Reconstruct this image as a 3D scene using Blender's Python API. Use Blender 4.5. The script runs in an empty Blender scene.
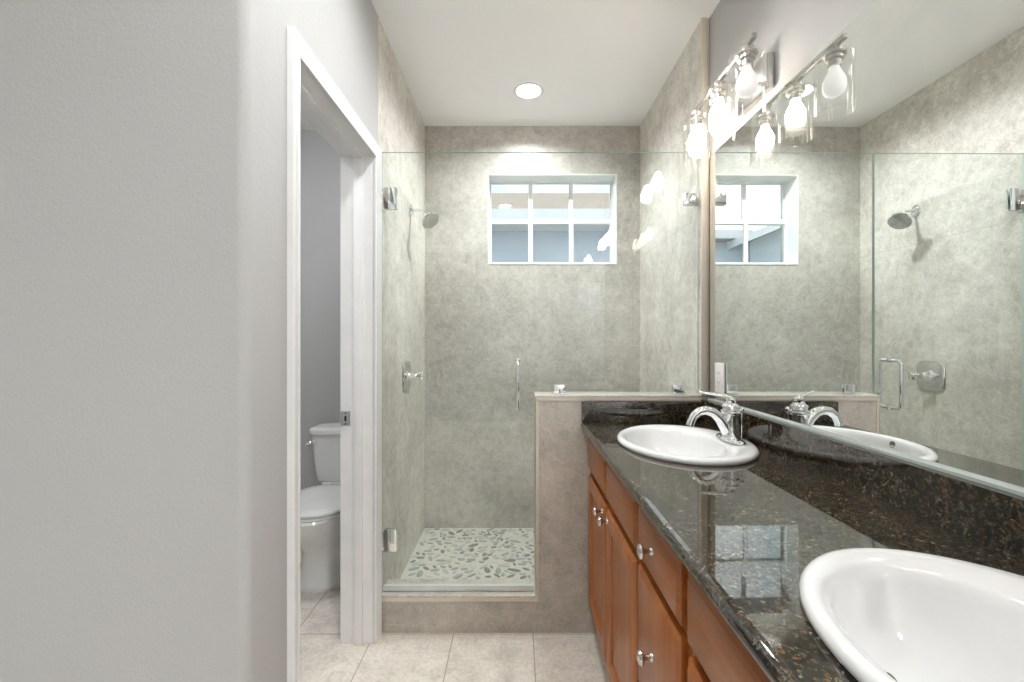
import bpy, bmesh, math, random
from mathutils import Vector, Matrix
random.seed(7)
PI = math.pi
S = bpy.context.scene
C = S.collection

# ------------------------------------------------------------------ camera, world, exposure
cd = bpy.data.cameras.new('camera')
cam = bpy.data.objects.new('camera', cd)
C.objects.link(cam)
cam.location = (0, 0, 1.21)
cam.rotation_euler = (PI / 2, 0, 0)
cd.sensor_width = 36.0
cd.lens = 450.0 / 1024.0 * 36.0
cd.shift_x = -5.0 / 1024.0
cd.clip_start = 0.02
S.camera = cam

S.view_settings.view_transform = 'Standard'
S.view_settings.look = 'None'
S.view_settings.exposure = 0.53
S.view_settings.gamma = 1.0
S.view_settings.use_curve_mapping = False
S.cycles.use_denoising = True
S.cycles.max_bounces = 14
S.cycles.diffuse_bounces = 6
S.cycles.glossy_bounces = 8
S.cycles.transmission_bounces = 8
S.cycles.transparent_max_bounces = 24
S.cycles.sample_clamp_indirect = 6.0
S.cycles.caustics_reflective = False
S.cycles.caustics_refractive = False

W = bpy.data.worlds.new('sky')
S.world = W
W.use_nodes = True
wn = W.node_tree.nodes
wl = W.node_tree.links
wn.clear()
w_out = wn.new('ShaderNodeOutputWorld')
w_bg = wn.new('ShaderNodeBackground')
w_tc = wn.new('ShaderNodeTexCoord')
w_no = wn.new('ShaderNodeTexNoise')
w_no.inputs['Scale'].default_value = 2.6
w_no.inputs['Detail'].default_value = 6
w_ra = wn.new('ShaderNodeValToRGB')
w_ra.color_ramp.elements[0].position = 0.40
w_ra.color_ramp.elements[0].color = (0.42, 0.52, 0.60, 1)
w_ra.color_ramp.elements[1].position = 0.57
w_ra.color_ramp.elements[1].color = (1.0, 1.0, 1.0, 1)
wl.new(w_tc.outputs['Generated'], w_no.inputs['Vector'])
wl.new(w_no.outputs['Fac'], w_ra.inputs['Fac'])
wl.new(w_ra.outputs['Color'], w_bg.inputs['Color'])
wl.new(w_bg.outputs[0], w_out.inputs[0])
w_bg.inputs['Strength'].default_value = 1.8

FILL_ROOM = 168.0        # fill lamps added on the ceiling behind the camera
LAMP_SHOWER = 500.0      # recessed shower light
LAMP_BULB = 46.0        # vanity bulbs
FILL_AISLE = 125.0       # recessed fill lights added over the aisle
FILL_TOILET = 55.0  # fill lamp added in the toilet room

def portal(x, y, z, w, h, rz):
    l = bpy.data.lights.new('window_portal', 'AREA')
    l.shape = 'RECTANGLE'
    l.size, l.size_y = w, h
    l.cycles.is_portal = True
    o = bpy.data.objects.new('window_portal', l)
    C.objects.link(o)
    o.location = (x, y, z)
    o.rotation_euler = rz
    return o


# ------------------------------------------------------------------ materials
class NT:
    def __init__(s, name):
        s.m = bpy.data.materials.new(name)
        s.m.use_nodes = True
        s.n = s.m.node_tree.nodes
        s.l = s.m.node_tree.links
        s.b = s.n['Principled BSDF']
        s.out = s.n['Material Output']

    def new(s, t, **k):
        o = s.n.new(t)
        for a, v in k.items():
            setattr(o, a, v)
        return o

    def pos(s):
        return s.new('ShaderNodeNewGeometry').outputs['Position']

    def obj(s):
        return s.new('ShaderNodeTexCoord').outputs['Object']

    def mapping(s, vec, scale=(1, 1, 1), rot=(0, 0, 0)):
        m = s.new('ShaderNodeMapping')
        m.inputs['Scale'].default_value = scale
        m.inputs['Rotation'].default_value = rot
        s.l.new(vec, m.inputs['Vector'])
        return m.outputs[0]

    def noise(s, vec, scale, detail=4, rough=0.55, dist=0.0):
        o = s.new('ShaderNodeTexNoise')
        o.inputs['Scale'].default_value = scale
        o.inputs['Detail'].default_value = detail
        o.inputs['Roughness'].default_value = rough
        o.inputs['Distortion'].default_value = dist
        s.l.new(vec, o.inputs['Vector'])
        return o.outputs['Fac']

    def ramp(s, fac, stops):
        r = s.new('ShaderNodeValToRGB')
        e = r.color_ramp.elements
        e[0].position, e[0].color = stops[0][0], (*stops[0][1], 1)
        e[1].position, e[1].color = stops[-1][0], (*stops[-1][1], 1)
        for p, c in stops[1:-1]:
            x = e.new(p)
            x.color = (*c, 1)
        s.l.new(fac, r.inputs['Fac'])
        return r.outputs['Color']

    def mix(s, fac, a, b, mode='MIX'):
        o = s.new('ShaderNodeMix', data_type='RGBA', blend_type=mode)
        for k, v in ((0, fac), (6, a), (7, b)):
            if hasattr(v, 'is_linked') or hasattr(v, 'links'):
                s.l.new(v, o.inputs[k])
            elif k == 0:
                o.inputs[0].default_value = v
            else:
                o.inputs[k].default_value = (*v, 1)
        return o.outputs[2]

    def math(s, op, a, b=None, clamp=False):
        o = s.new('ShaderNodeMath', operation=op, use_clamp=clamp)
        for i, v in enumerate((a, b)):
            if v is None:
                continue
            if hasattr(v, 'links'):
                s.l.new(v, o.inputs[i])
            else:
                o.inputs[i].default_value = v
        return o.outputs[0]

    def bump(s, h, strength=0.2, dist=0.002):
        b = s.new('ShaderNodeBump')
        b.inputs['Strength'].default_value = strength
        b.inputs['Distance'].default_value = dist
        s.l.new(h, b.inputs['Height'])
        s.l.new(b.outputs[0], s.b.inputs['Normal'])

    def set(s, color=None, rough=None, metal=None, coat=None, spec=None):
        for k, v in (('Base Color', color), ('Roughness', rough), ('Metallic', metal), ('Coat Weight', coat), ('Specular IOR Level', spec)):
            if v is None:
                continue
            if hasattr(v, 'links'):
                s.l.new(v, s.b.inputs[k])
            elif k == 'Base Color':
                s.b.inputs[k].default_value = (*v, 1)
            else:
                s.b.inputs[k].default_value = v
        return s


def plain(name, color, rough=0.5, metal=0.0, coat=0.0):
    """one colour with a faint procedural variation"""
    t = NT(name)
    f = t.noise(t.obj(), 9.0, 3)
    a = tuple(c * 0.97 for c in color)
    b = tuple(min(1, c * 1.03) for c in color)
    t.set(t.ramp(f, [(0.3, a), (0.7, b)]), rough, metal, coat)
    return t.m


def paint(name, color, bump=0.25, scale=130):
    t = NT(name)
    f = t.noise(t.pos(), 2.0, 2)
    t.set(t.ramp(f, [(0.3, tuple(c * .985 for c in color)), (0.7, color)]), 0.75, spec=0.25)
    t.bump(t.noise(t.pos(), scale, 3, 0.6), bump, 0.003)
    return t.m


def tile(name, cols, rough=0.40, joint=None, z0=0.607, dz=0.563, u0=-0.405, du=1.126, axis='X', scale=3.0, jcol=(0.42, 0.40, 0.36)):
    """mottled porcelain stone tile, joints from world position"""
    t = NT(name)
    p = t.pos()
    n1 = t.noise(p, scale * 0.8, 9, 0.68, 0.25)
    n2 = t.noise(p, scale * 7, 5, 0.72)
    n3 = t.noise(p, scale * 45, 2, 0.6)
    base = t.ramp(n1, [(0.30, cols[0]), (0.50, cols[1]), (0.68, cols[2])])
    v = t.ramp(n2, [(0.36, (0.85, 0.848, 0.84)), (0.50, (1, 1, 1)), (0.64, (1.07, 1.07, 1.067))])
    col = t.mix(1.0, base, v, 'MULTIPLY')
    w = t.ramp(n3, [(0.35, (0.90, 0.90, 0.89)), (0.65, (1.08, 1.08, 1.07))])
    col = t.mix(1.0, col, w, 'MULTIPLY')
    # pale wisps
    m3 = t.noise(t.mapping(p, (1.0, 1.0, 1.0)), scale * 2.1, 7, 0.6, 1.6)
    wisp = t.ramp(m3, [(0.47, (0, 0, 0)), (0.50, (0.5, 0.5, 0.5)), (0.53, (0, 0, 0))])
    col = t.mix(t.math('MULTIPLY', wisp, 0.55), col, tuple(min(1, c * 1.25) for c in cols[2]))
    if joint:
        sep = t.new('ShaderNodeSeparateXYZ')
        t.l.new(p, sep.inputs[0])
        ax = {'X': 0, 'Y': 1, 'Z': 2}

        def line(sock, o, d, hw):
            a = t.math('SUBTRACT', sock, o - d * 50)
            a = t.math('MODULO', a, d)
            a = t.math('SUBTRACT', a, d / 2)
            a = t.math('ABSOLUTE', a)
            return t.math('GREATER_THAN', a, d / 2 - hw)
        if axis == 'FLOOR':
            l1 = line(sep.outputs[0], u0, du, joint)
            l2 = line(sep.outputs[1], z0, dz, joint)
        else:
            l1 = line(sep.outputs[ax[axis]], u0, du, joint)
            l2 = line(sep.outputs[2], z0, dz, joint)
        j = t.math('MAXIMUM', l1, l2)
        col = t.mix(j, col, jcol)
        t.bump(t.math('SUBTRACT', 1.0, j), 0.5, 0.001)
    t.set(col, rough)
    return t.m


def glass(name, tint, ior=1.5, rough=0.0):
    t = NT(name)
    t.n.remove(t.b)
    # both faces of the slab reflect as air-to-glass
    geo = t.new('ShaderNodeNewGeometry')
    bf = t.math('MULTIPLY', geo.outputs['Backfacing'], 1.0 / ior - ior)
    fr = t.new('ShaderNodeFresnel')
    t.l.new(t.math('ADD', bf, ior), fr.inputs['IOR'])
    tr = t.new('ShaderNodeBsdfTransparent')
    tr.inputs['Color'].default_value = (*tint, 1)
    gl = t.new('ShaderNodeBsdfGlossy')
    gl.inputs['Roughness'].default_value = rough
    gl.inputs['Color'].default_value = (1, 1, 1, 1)
    mx = t.new('ShaderNodeMixShader')
    t.l.new(fr.outputs[0], mx.inputs[0])
    t.l.new(tr.outputs[0], mx.inputs[1])
    t.l.new(gl.outputs[0], mx.inputs[2])
    t.l.new(mx.outputs[0], t.out.inputs['Surface'])
    return t.m


def emit(name, color, strength):
    t = NT(name)
    t.set(color, 0.5)
    t.b.inputs['Emission Color'].default_value = (*color, 1)
    t.b.inputs['Emission Strength'].default_value = strength
    return t.m


def wood(name, c0, c1, c2, axis='Z'):
    t = NT(name)
    sc = {'Z': (26, 26, 1.6), 'Y': (26, 1.6, 26)}[axis]
    p = t.pos()
    n = t.noise(t.mapping(p, sc), 1.0, 5, 0.6, 0.4)
    n2 = t.noise(t.mapping(p, tuple(s * 3.4 for s in sc)), 1.0, 3, 0.6)
    n3 = t.noise(p, 3.2, 2)
    col = t.ramp(n, [(0.25, c0), (0.5, c1), (0.78, c2)])
    v = t.ramp(n2, [(0.3, (0.86, 0.84, 0.82)), (0.7, (1.06, 1.05, 1.04))])
    col = t.mix(1.0, col, v, 'MULTIPLY')
    v3 = t.ramp(n3, [(0.3, (0.88, 0.86, 0.84)), (0.7, (1.08, 1.07, 1.05))])
    col = t.mix(1.0, col, v3, 'MULTIPLY')
    t.set(col, 0.36, coat=0.2)
    t.b.inputs['Coat Roughness'].default_value = 0.18
    return t.m


def granite(name):
    t = NT(name)
    p = t.pos()

    def vor(scale):
        v = t.new('ShaderNodeTexVoronoi')
        v.inputs['Scale'].default_value = scale
        warp = t.new('ShaderNodeTexNoise')
        warp.inputs['Scale'].default_value = 40
        t.l.new(p, warp.inputs['Vector'])
        vm = t.new('ShaderNodeVectorMath', operation='SCALE')
        vm.inputs['Scale'].default_value = 0.016
        t.l.new(warp.outputs['Color'], vm.inputs[0])
        va = t.new('ShaderNodeVectorMath', operation='ADD')
        t.l.new(p, va.inputs[0])
        t.l.new(vm.outputs[0], va.inputs[1])
        t.l.new(va.outputs[0], v.inputs['Vector'])
        sep = t.new('ShaderNodeSeparateColor')
        t.l.new(v.outputs['Color'], sep.inputs[0])
        return sep
    a = vor(190)
    b = vor(420)
    big = t.noise(p, 14, 3, 0.6)
    col = t.ramp(a.outputs[0], [(0.0, (0.004, 0.004, 0.004)), (0.30, (0.009, 0.008, 0.006)), (0.42, (0.036, 0.023, 0.012)), (0.56, (0.090, 0.054, 0.026)),
                                (0.66, (0.014, 0.015, 0.012)), (0.80, (0.070, 0.072, 0.058)), (0.90, (0.045, 0.028, 0.014)), (1.0, (0.150, 0.125, 0.085))])
    col2 = t.ramp(b.outputs[1], [(0.0, (0.25, 0.25, 0.25)), (0.55, (0.9, 0.9, 0.9)), (1.0, (1.8, 1.7, 1.5))])
    col = t.mix(1.0, col, col2, 'MULTIPLY')
    col3 = t.ramp(big, [(0.3, (0.55, 0.55, 0.55)), (0.7, (1.5, 1.45, 1.35))])
    col = t.mix(1.0, col, col3, 'MULTIPLY')
    t.set(col, 0.03, spec=0.62)
    t.b.inputs['IOR'].default_value = 1.75
    return t.m


M = {}
M['wall'] = paint('wall_paint', (0.48, 0.48, 0.475), 0.4)
M['ceil'] = paint('ceiling_paint', (0.90, 0.90, 0.90), 0.45, 70)
M['white'] = plain('white_trim_paint', (0.80, 0.80, 0.80), 0.35)
M['vinyl'] = plain('white_window_vinyl', (0.82, 0.83, 0.83), 0.35)
TC = [(0.335, 0.315, 0.282), (0.455, 0.435, 0.398), (0.575, 0.555, 0.518)]
M['tile_x'] = tile('stone_tile_back', TC, joint=0.0011, axis='X', jcol=(0.42, 0.395, 0.35))
M['tile_y_lit'] = tile('stone_tile_side_lit', [tuple(c * 1.4 for c in k) for k in TC], joint=0.0011, axis='Y', u0=3.4, du=2.3, dz=1.126, jcol=(0.44, 0.415, 0.37))  # back tile colours lightened to put daylight into the side walls
HC = [(0.38, 0.345, 0.300), (0.48, 0.442, 0.392), (0.58, 0.540, 0.488)]
M['tile_half'] = tile('stone_tile_half_wall', HC, rough=0.3, scale=2.8, joint=0.0012, axis='X', z0=0.152, dz=2.6, u0=0.085, du=1.5, jcol=(0.40, 0.35, 0.30))
M['tile_cap'] = tile('polished_cap_tile', [(0.50, 0.47, 0.42), (0.62, 0.59, 0.53), (0.70, 0.67, 0.62)], rough=0.18)
M['trim_tile'] = plain('beige_edge_trim', (0.66, 0.595, 0.51), 0.3)
M['floor'] = tile('floor_tile', [(0.68, 0.625, 0.55), (0.725, 0.67, 0.60), (0.77, 0.72, 0.65)], rough=0.28, joint=0.0022, axis='FLOOR',
                  z0=1.858, dz=0.328, u0=-0.262, du=0.328, scale=1.6, jcol=(0.40, 0.35, 0.285))
M['grout'] = plain('pebble_grout', (0.60, 0.59, 0.53), 0.6)
M['peb1'] = plain('pebble_pale', (0.46, 0.46, 0.41), 0.4)
M['peb2'] = plain('pebble_cream', (0.62, 0.60, 0.52), 0.4)
M['peb3'] = plain('pebble_grey', (0.33, 0.35, 0.335), 0.35)
M['peb4'] = plain('pebble_slate', (0.20, 0.21, 0.20), 0.35)
M['granite'] = granite('dark_granite')
M['wood_v'] = wood('cherry_wood_upright_grain', (0.22, 0.060, 0.008), (0.335, 0.099, 0.014), (0.44, 0.148, 0.025), 'Z')
M['wood_h'] = wood('cherry_wood_level_grain', (0.22, 0.060, 0.008), (0.335, 0.099, 0.014), (0.44, 0.148, 0.025), 'Y')
M['chrome'] = plain('chrome', (0.84, 0.85, 0.86), 0.055, 1.0)
M['nickel'] = plain('brushed_nickel', (0.62, 0.61, 0.59), 0.22, 1.0)
M['porcelain'] = plain('white_porcelain', (0.86, 0.86, 0.86), 0.07, 0, 0.3)
M['toilet'] = plain('toilet_porcelain', (0.80, 0.80, 0.79), 0.12)
M['dark'] = plain('dark_gap', (0.02, 0.02, 0.02), 0.5)
M['slot'] = plain('slot_shadow_grey', (0.12, 0.11, 0.11), 0.5)
M['mirror'] = plain('silvered_mirror', (0.90, 0.93, 0.915), 0.0, 1.0)
M['mirror_edge'] = plain('mirror_edge', (0.45, 0.52, 0.50), 0.15, 0.6)
M['reflection_strip'] = plain('pale_painted_reflection', (0.62, 0.68, 0.66), 0.25, 0.4)
M['glass'] = glass('shower_glass', (0.962, 0.983, 0.972))
M['glass_edge'] = plain('glass_cut_edge', (0.50, 0.60, 0.57), 0.1)
M['win_glass'] = glass('window_glass', (0.97, 0.98, 0.985))
M['shade'] = glass('clear_lamp_glass', (0.975, 0.975, 0.97), 1.5)
M['seal'] = plain('clear_vinyl_seal', (0.68, 0.72, 0.70), 0.2)
M['bulb_on'] = emit('lit_bulb', (1.0, 0.90, 0.78), LAMP_BULB)
M['bulb_off'] = emit('unlit_bulb_added_glow', (0.80, 0.78, 0.76), 0.55)  # bulb is unlit; weak emission stands in for light from its neighbours
M['lamp_shower'] = emit('shower_lamp_lens', (0.97, 0.985, 1.0), LAMP_SHOWER)
M['fill_aisle'] = emit('aisle_fill_lens', (0.97, 0.985, 1.0), FILL_AISLE)
M['fill_room'] = emit('flush_fill_lens', (0.95, 0.98, 1.0), FILL_ROOM)
M['fill_toilet'] = emit('toilet_fill_lens', (0.97, 0.985, 1.0), FILL_TOILET)
M['plate'] = plain('outlet_white', (0.88, 0.84, 0.82), 0.35)
M['stucco'] = paint('house_stucco', (0.48, 0.54, 0.63), 0.3, 40)
M['fascia'] = plain('house_fascia', (0.66, 0.69, 0.74), 0.5)
M['soffit'] = plain('house_soffit', (0.50, 0.42, 0.32), 0.6)
M['ground'] = plain('outside_ground', (0.25, 0.27, 0.2), 0.9)


def roofmat(name, c):
    t = NT(name)
    w = t.new('ShaderNodeTexWave', wave_type='BANDS', bands_direction='Y')
    w.inputs['Scale'].default_value = 3.2
    w.inputs['Distortion'].default_value = 0.6
    t.l.new(t.pos(), w.inputs['Vector'])
    n = t.noise(t.pos(), 6, 4)
    col = t.ramp(w.outputs['Fac'], [(0.2, tuple(x * .82 for x in c)), (0.8, c)])
    col = t.mix(1.0, col, t.ramp(n, [(0.3, (.85, .85, .85)), (.7, (1.1, 1.1, 1.1))]), 'MULTIPLY')
    t.set(col, 0.8)
    return t.m


M['roof'] = roofmat('roof_tan_tiles', (0.42, 0.34, 0.28))
M['roof_red'] = roofmat('roof_red_tiles', (0.48, 0.19, 0.12))


# ------------------------------------------------------------------ mesh helpers
class MB:
    def __init__(s):
        s.bm = bmesh.new()
        s.mi = 0

    def _tag(s, faces):
        for f in faces:
            f.material_index = s.mi

    def box(s, x0, x1, y0, y1, z0, z1, bev=0.0, seg=2, mtx=None):
        t = bmesh.new()
        bmesh.ops.create_cube(t, size=1)
        for v in t.verts:
            v.co = Vector(((x0 + x1) / 2 + v.co.x * abs(x1 - x0), (y0 + y1) / 2 + v.co.y * abs(y1 - y0), (z0 + z1) / 2 + v.co.z * abs(z1 - z0)))
        if bev > 0:
            bmesh.ops.bevel(t, geom=t.edges[:], offset=bev, segments=seg, profile=0.6, affect='EDGES', clamp_overlap=True)
        return s.merge(t, mtx)

    def merge(s, t, mtx=None):
        if mtx is not None:
            bmesh.ops.transform(t, matrix=mtx, verts=t.verts)
        mp = {v: s.bm.verts.new(v.co) for v in t.verts}
        for f in t.faces:
            try:
                nf = s.bm.faces.new([mp[v] for v in f.verts])
                nf.material_index = s.mi
                nf.smooth = f.smooth
            except ValueError:
                pass
        t.free()
        return s

    def loft(s, loops, cap0=True, cap1=True, closed=True):
        """loops: lists of points, equal counts"""
        vs = [[s.bm.verts.new(p) for p in L] for L in loops]
        n = len(vs[0])
        for a, b in zip(vs, vs[1:]):
            for i in range(n if closed else n - 1):
                j = (i + 1) % n
                s._f([a[i], a[j], b[j], b[i]])
        if cap0:
            s._f(list(reversed(vs[0])))
        if cap1:
            s._f(vs[-1])
        return s

    def _f(s, vs):
        try:
            f = s.bm.faces.new(vs)
            f.material_index = s.mi
            return f
        except ValueError:
            return None

    def lathe(s, prof, n=32, mtx=None, cap0=False, cap1=False):
        """prof: (r, z) pairs about Z"""
        loops = []
        for r, z in prof:
            L = []
            for i in range(n):
                a = 2 * PI * i / n
                p = Vector((max(r, 1e-5) * math.cos(a), max(r, 1e-5) * math.sin(a), z))
                L.append(mtx @ p if mtx is not None else p)
            loops.append(L)
        return s.loft(loops, cap0, cap1)

    def tube(s, pts, rad, n=16, cap=True, flat=1.0):
        """round tube along points; rad is a number or one per point"""
        pts = [Vector(p) for p in pts]
        if not hasattr(rad, '__len__'):
            rad = [rad] * len(pts)
        loops = []
        up = None
        for i, p in enumerate(pts):
            d = (pts[min(i + 1, len(pts) - 1)] - pts[max(i - 1, 0)]).normalized()
            if up is None:
                up = Vector((0, 0, 1)) if abs(d.z) < 0.9 else Vector((0, 1, 0))
            side = d.cross(up).normalized()
            up2 = side.cross(d).normalized()
            up = up2
            loops.append([p + (side * math.cos(2 * PI * k / n) + up2 * flat * math.sin(2 * PI * k / n)) * rad[i] for k in range(n)])
        return s.loft(loops, cap, cap)

    def prism(s, poly, z0, z1):
        return s.loft([[(x, y, z0) for x, y in poly], [(x, y, z1) for x, y in poly]])

    def build(s, name, mats, parent=None, smooth=35):
        bmesh.ops.recalc_face_normals(s.bm, faces=s.bm.faces[:])
        for f in s.bm.faces:
            f.smooth = smooth > 0
        if smooth:
            lim = math.radians(smooth)
            for e in s.bm.edges:
                if len(e.link_faces) == 2 and e.calc_face_angle(0) > lim:
                    e.smooth = False
        me = bpy.data.meshes.new(name)
        s.bm.to_mesh(me)
        s.bm.free()
        for m in (mats if isinstance(mats, (list, tuple)) else [mats]):
            me.materials.append(M[m])
        o = bpy.data.objects.new(name, me)
        C.objects.link(o)
        if parent is not None:
            o.parent = parent
            o.matrix_parent_inverse = base_matrix(parent).inverted()
        return o


def base_matrix(o):
    m = o.matrix_basis.copy()
    if o.parent is not None:
        return base_matrix(o.parent) @ o.matrix_parent_inverse @ m
    return m


def tag(o, label=None, cat=None, group=None, kind=None):
    for k, v in (('label', label), ('category', cat), ('group', group), ('kind', kind)):
        if v:
            o[k] = v
    return o


def thing(name, label, cat, loc=(0, 0, 0), group=None, kind=None):
    o = bpy.data.objects.new(name, None)
    o.empty_display_size = 0.05
    C.objects.link(o)
    o.location = loc
    return tag(o, label, cat, group, kind)


def struct(o, label=None):
    o['kind'] = 'structure'
    if label:
        o['label'] = label
    return o


def copy_thing(root, loc):
    """a thing with copies of its parts and sub-parts, moved to loc"""
    def rec(o, par):
        c = o.copy()
        C.objects.link(c)
        if par is not None:
            c.parent = par
            c.matrix_parent_inverse = o.matrix_parent_inverse.copy()
        for ch in [k for k in C.objects if k.parent == o]:
            rec(ch, c)
        return c
    r = rec(root, None)
    r.location = loc
    return r


def ell(cx, cy, z, a, b, n=48, p=2.0):
    """superellipse loop, half sizes a (X) and b (Y)"""
    L = []
    for i in range(n):
        t = 2 * PI * i / n
        c, s_ = math.cos(t), math.sin(t)
        L.append((cx + a * math.copysign(abs(c) ** (2 / p), c), cy + b * math.copysign(abs(s_) ** (2 / p), s_), z))
    return L


# ------------------------------------------------------------------ room dimensions
XL, XR = -0.573, 0.766          # shower side walls
YF, YC, YB = 1.865, 1.995, 2.803  # half wall face, back of curb, back wall
YG = 1.900                      # shower glass
ZC = 2.549                      # ceiling
ZSF = 0.045                     # shower floor


def xm(y):                      # mirror face along the vanity wall
    return 0.8015 - 0.005 * y


def xw(y):
    return xm(y) + 0.006


# ------------------------------------------------------------------ the setting
b = MB()
b.box(-2.75, 2.15, -3.15, 3.0, -0.12, 0.0)
struct(b.build('floor', 'floor'), 'cream square floor tiles with thin tan grout')
b = MB()
REC = [(0.062, 2.41, 0.060), (-0.12, 1.40, 0.075), (-0.12, 0.78, 0.075)]     # recessed lights, the aisle pair added for fill: holes in the ceiling
out = [b.bm.verts.new(p) for p in ((-2.75, -3.15, ZC), (2.15, -3.15, ZC), (2.15, 3.0, ZC), (-2.75, 3.0, ZC))]
es = [b.bm.edges.new((out[i], out[(i + 1) % 4])) for i in range(4)]
for rx, ry, rr in REC:
    rg = [b.bm.verts.new((rx + rr * math.cos(2 * PI * i / 40), ry + rr * math.sin(2 * PI * i / 40), ZC)) for i in range(40)]
    es += [b.bm.edges.new((rg[i], rg[(i + 1) % 40])) for i in range(40)]
bmesh.ops.triangle_fill(b.bm, use_beauty=True, use_dissolve=False, edges=es)
b.box(-2.75, 2.15, -3.15, 3.0, ZC + 0.07, ZC + 0.12)
struct(b.build('ceiling', 'ceil'), 'white textured ceiling')

# frontal wall with bullnose corner, turning into the wall of the toilet room
r = 0.024
poly = [(-2.75, 0.955), (XL - r, 0.955)]
for k in range(1, 9):
    a = -PI / 2 + (PI / 2) * k / 8
    poly.append((XL - r + r * math.cos(a), 0.955 + r + r * math.sin(a)))
poly += [(XL, 1.16), (-0.699, 1.16), (-0.699, 1.075), (-2.75, 1.075)]
b = MB()
b.prism(poly, 0, ZC)
struct(b.build('wall_front', 'wall', smooth=20), 'light grey textured wall facing the camera with a rounded corner')
b = MB()
b.box(-0.699, XL, 1.16, 1.803, 1.954, ZC)
b.box(-0.699, XL, 1.803, 1.853, 0, ZC)
struct(b.build('wall_left', 'wall'), 'light grey wall above and beside the toilet room doorway')
b = MB()
b.box(-0.699, XL - 0.012, 1.853, 2.86, 0, ZC)
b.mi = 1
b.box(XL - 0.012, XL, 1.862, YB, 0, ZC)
struct(b.build('wall_shower_left', ['wall', 'tile_y_lit']), 'stone tiled left wall of the shower')
b = MB()
b.box(XL - 0.010, XL + 0.004, 1.8535, 1.862, 0.155, ZC, 0.002)
struct(b.build('trim_1', 'trim_tile'), 'beige tile edge strip beside the doorway')

# back wall around the window opening
WX0, WX1, WZ0, WZ1 = -0.1825, 0.622, 1.687, 2.249
b = MB()
for (x0, x1, z0, z1) in ((XL - 0.012, WX0, 0, ZC), (WX1, XR + 0.02, 0, ZC), (WX0, WX1, 0, WZ0), (WX0, WX1, WZ1, ZC)):
    b.box(x0, x1, YB, 2.99, z0, z1)
struct(b.build('wall_back', 'tile_x'), 'stone tiled back wall of the shower with the window opening')
b = MB()
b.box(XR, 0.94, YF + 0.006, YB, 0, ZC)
struct(b.build('wall_shower_right', 'tile_y_lit'), 'stone tiled right wall of the shower')
b = MB()
b.box(XR - 0.003, XR + 0.021, YF - 0.004, YF + 0.006, 0.985, ZC, 0.003)
b.box(XR + 0.023, xm(YF) + 0.003, YF - 0.001, YF + 0.006, 0.985, ZC, 0.003)
struct(b.build('trim_2', 'trim_tile'), 'beige tile edge strip between shower and mirror')
b = MB()
b.prism([(xw(-0.35), -0.35), (xw(YF), YF + 0.006), (0.94, YF + 0.006), (0.98, -0.35)], 0, ZC)
struct(b.build('wall_right', 'wall'), 'grey wall above the mirror')
b = MB()
b.box(0.864, 2.15, -0.47, -0.35, 0, ZC)
struct(b.build('wall_right_return', 'wall'))
# rear wall with a small window, right wall of the rear room with a wide one added for fill
RW = [(0.92, 1.30, 1.70, 2.13)]
LW = (-2.75, -0.65, 0.70, 2.20)
b = MB()
(wa, wb, wc, wd_), = RW
b.box(-2.75, wa, -3.15, -3.0, 0, ZC)
b.box(wb, 2.15, -3.15, -3.0, 0, ZC)
b.box(wa, wb, -3.15, -3.0, 0, wc)
b.box(wa, wb, -3.15, -3.0, wd_, ZC)
struct(b.build('wall_rear', 'wall'))
b = MB()
b.box(-2.75, -2.63, -3.0, 0.955, 0, ZC)
struct(b.build('wall_left_rear', 'wall'))
b = MB()
b.box(2.03, 2.15, -3.0, LW[0], 0, ZC)
b.box(2.03, 2.15, LW[1], -0.47, 0, ZC)
b.box(2.03, 2.15, LW[0], LW[1], 0, LW[2])
b.box(2.03, 2.15, LW[0], LW[1], LW[3], ZC)
struct(b.build('wall_right_rear', 'wall'))
# toilet room
b = MB()
b.box(-1.62, -0.699, 2.86, 2.99, 0, ZC)
struct(b.build('wall_toilet_back', 'wall'), 'grey wall behind the toilet')
b = MB()
b.box(-1.74, -1.62, 1.075, 2.99, 0, ZC)
struct(b.build('wall_toilet_left', 'wall'))

# curb and half wall
b = MB()
b.box(XL, 0.079, YF, YC, 0, 0.146)
struct(b.build('wall_curb', 'tile_half'), 'low tiled curb under the shower door')
b = MB()
b.box(0.079, XR, YF, YC, 0, 0.975)
struct(b.build('wall_half', 'tile_half'), 'tiled half wall between shower and vanity')
b = MB()
b.box(XL, 0.081, YF - 0.003, YC + 0.002, 0.146, 0.155, 0.003)
struct(b.build('trim_3', 'tile_cap'), 'cream polished cap on the shower curb')
b = MB()
b.box(0.074, XR, YF - 0.003, YC + 0.003, 0.975, 0.985, 0.003)
struct(b.build('trim_4', 'tile_cap'), 'cream polished cap on the half wall')
b = MB()
b.box(XL, 0.0785, YF - 0.0025, YF + 0.001, 0.130, 0.146, 0.001)
b.box(0.0765, XR, YF - 0.0025, YF + 0.001, 0.961, 0.975, 0.001)
b.box(0.0765, 0.090, YF - 0.0025, YF + 0.001, 0.130, 0.961, 0.001)
b.box(0.0765, 0.0795, YF - 0.0025, YC, 0.155, 0.975, 0.001)
struct(b.build('trim_5', 'trim_tile'), 'beige edge strip along curb and half wall')

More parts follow.
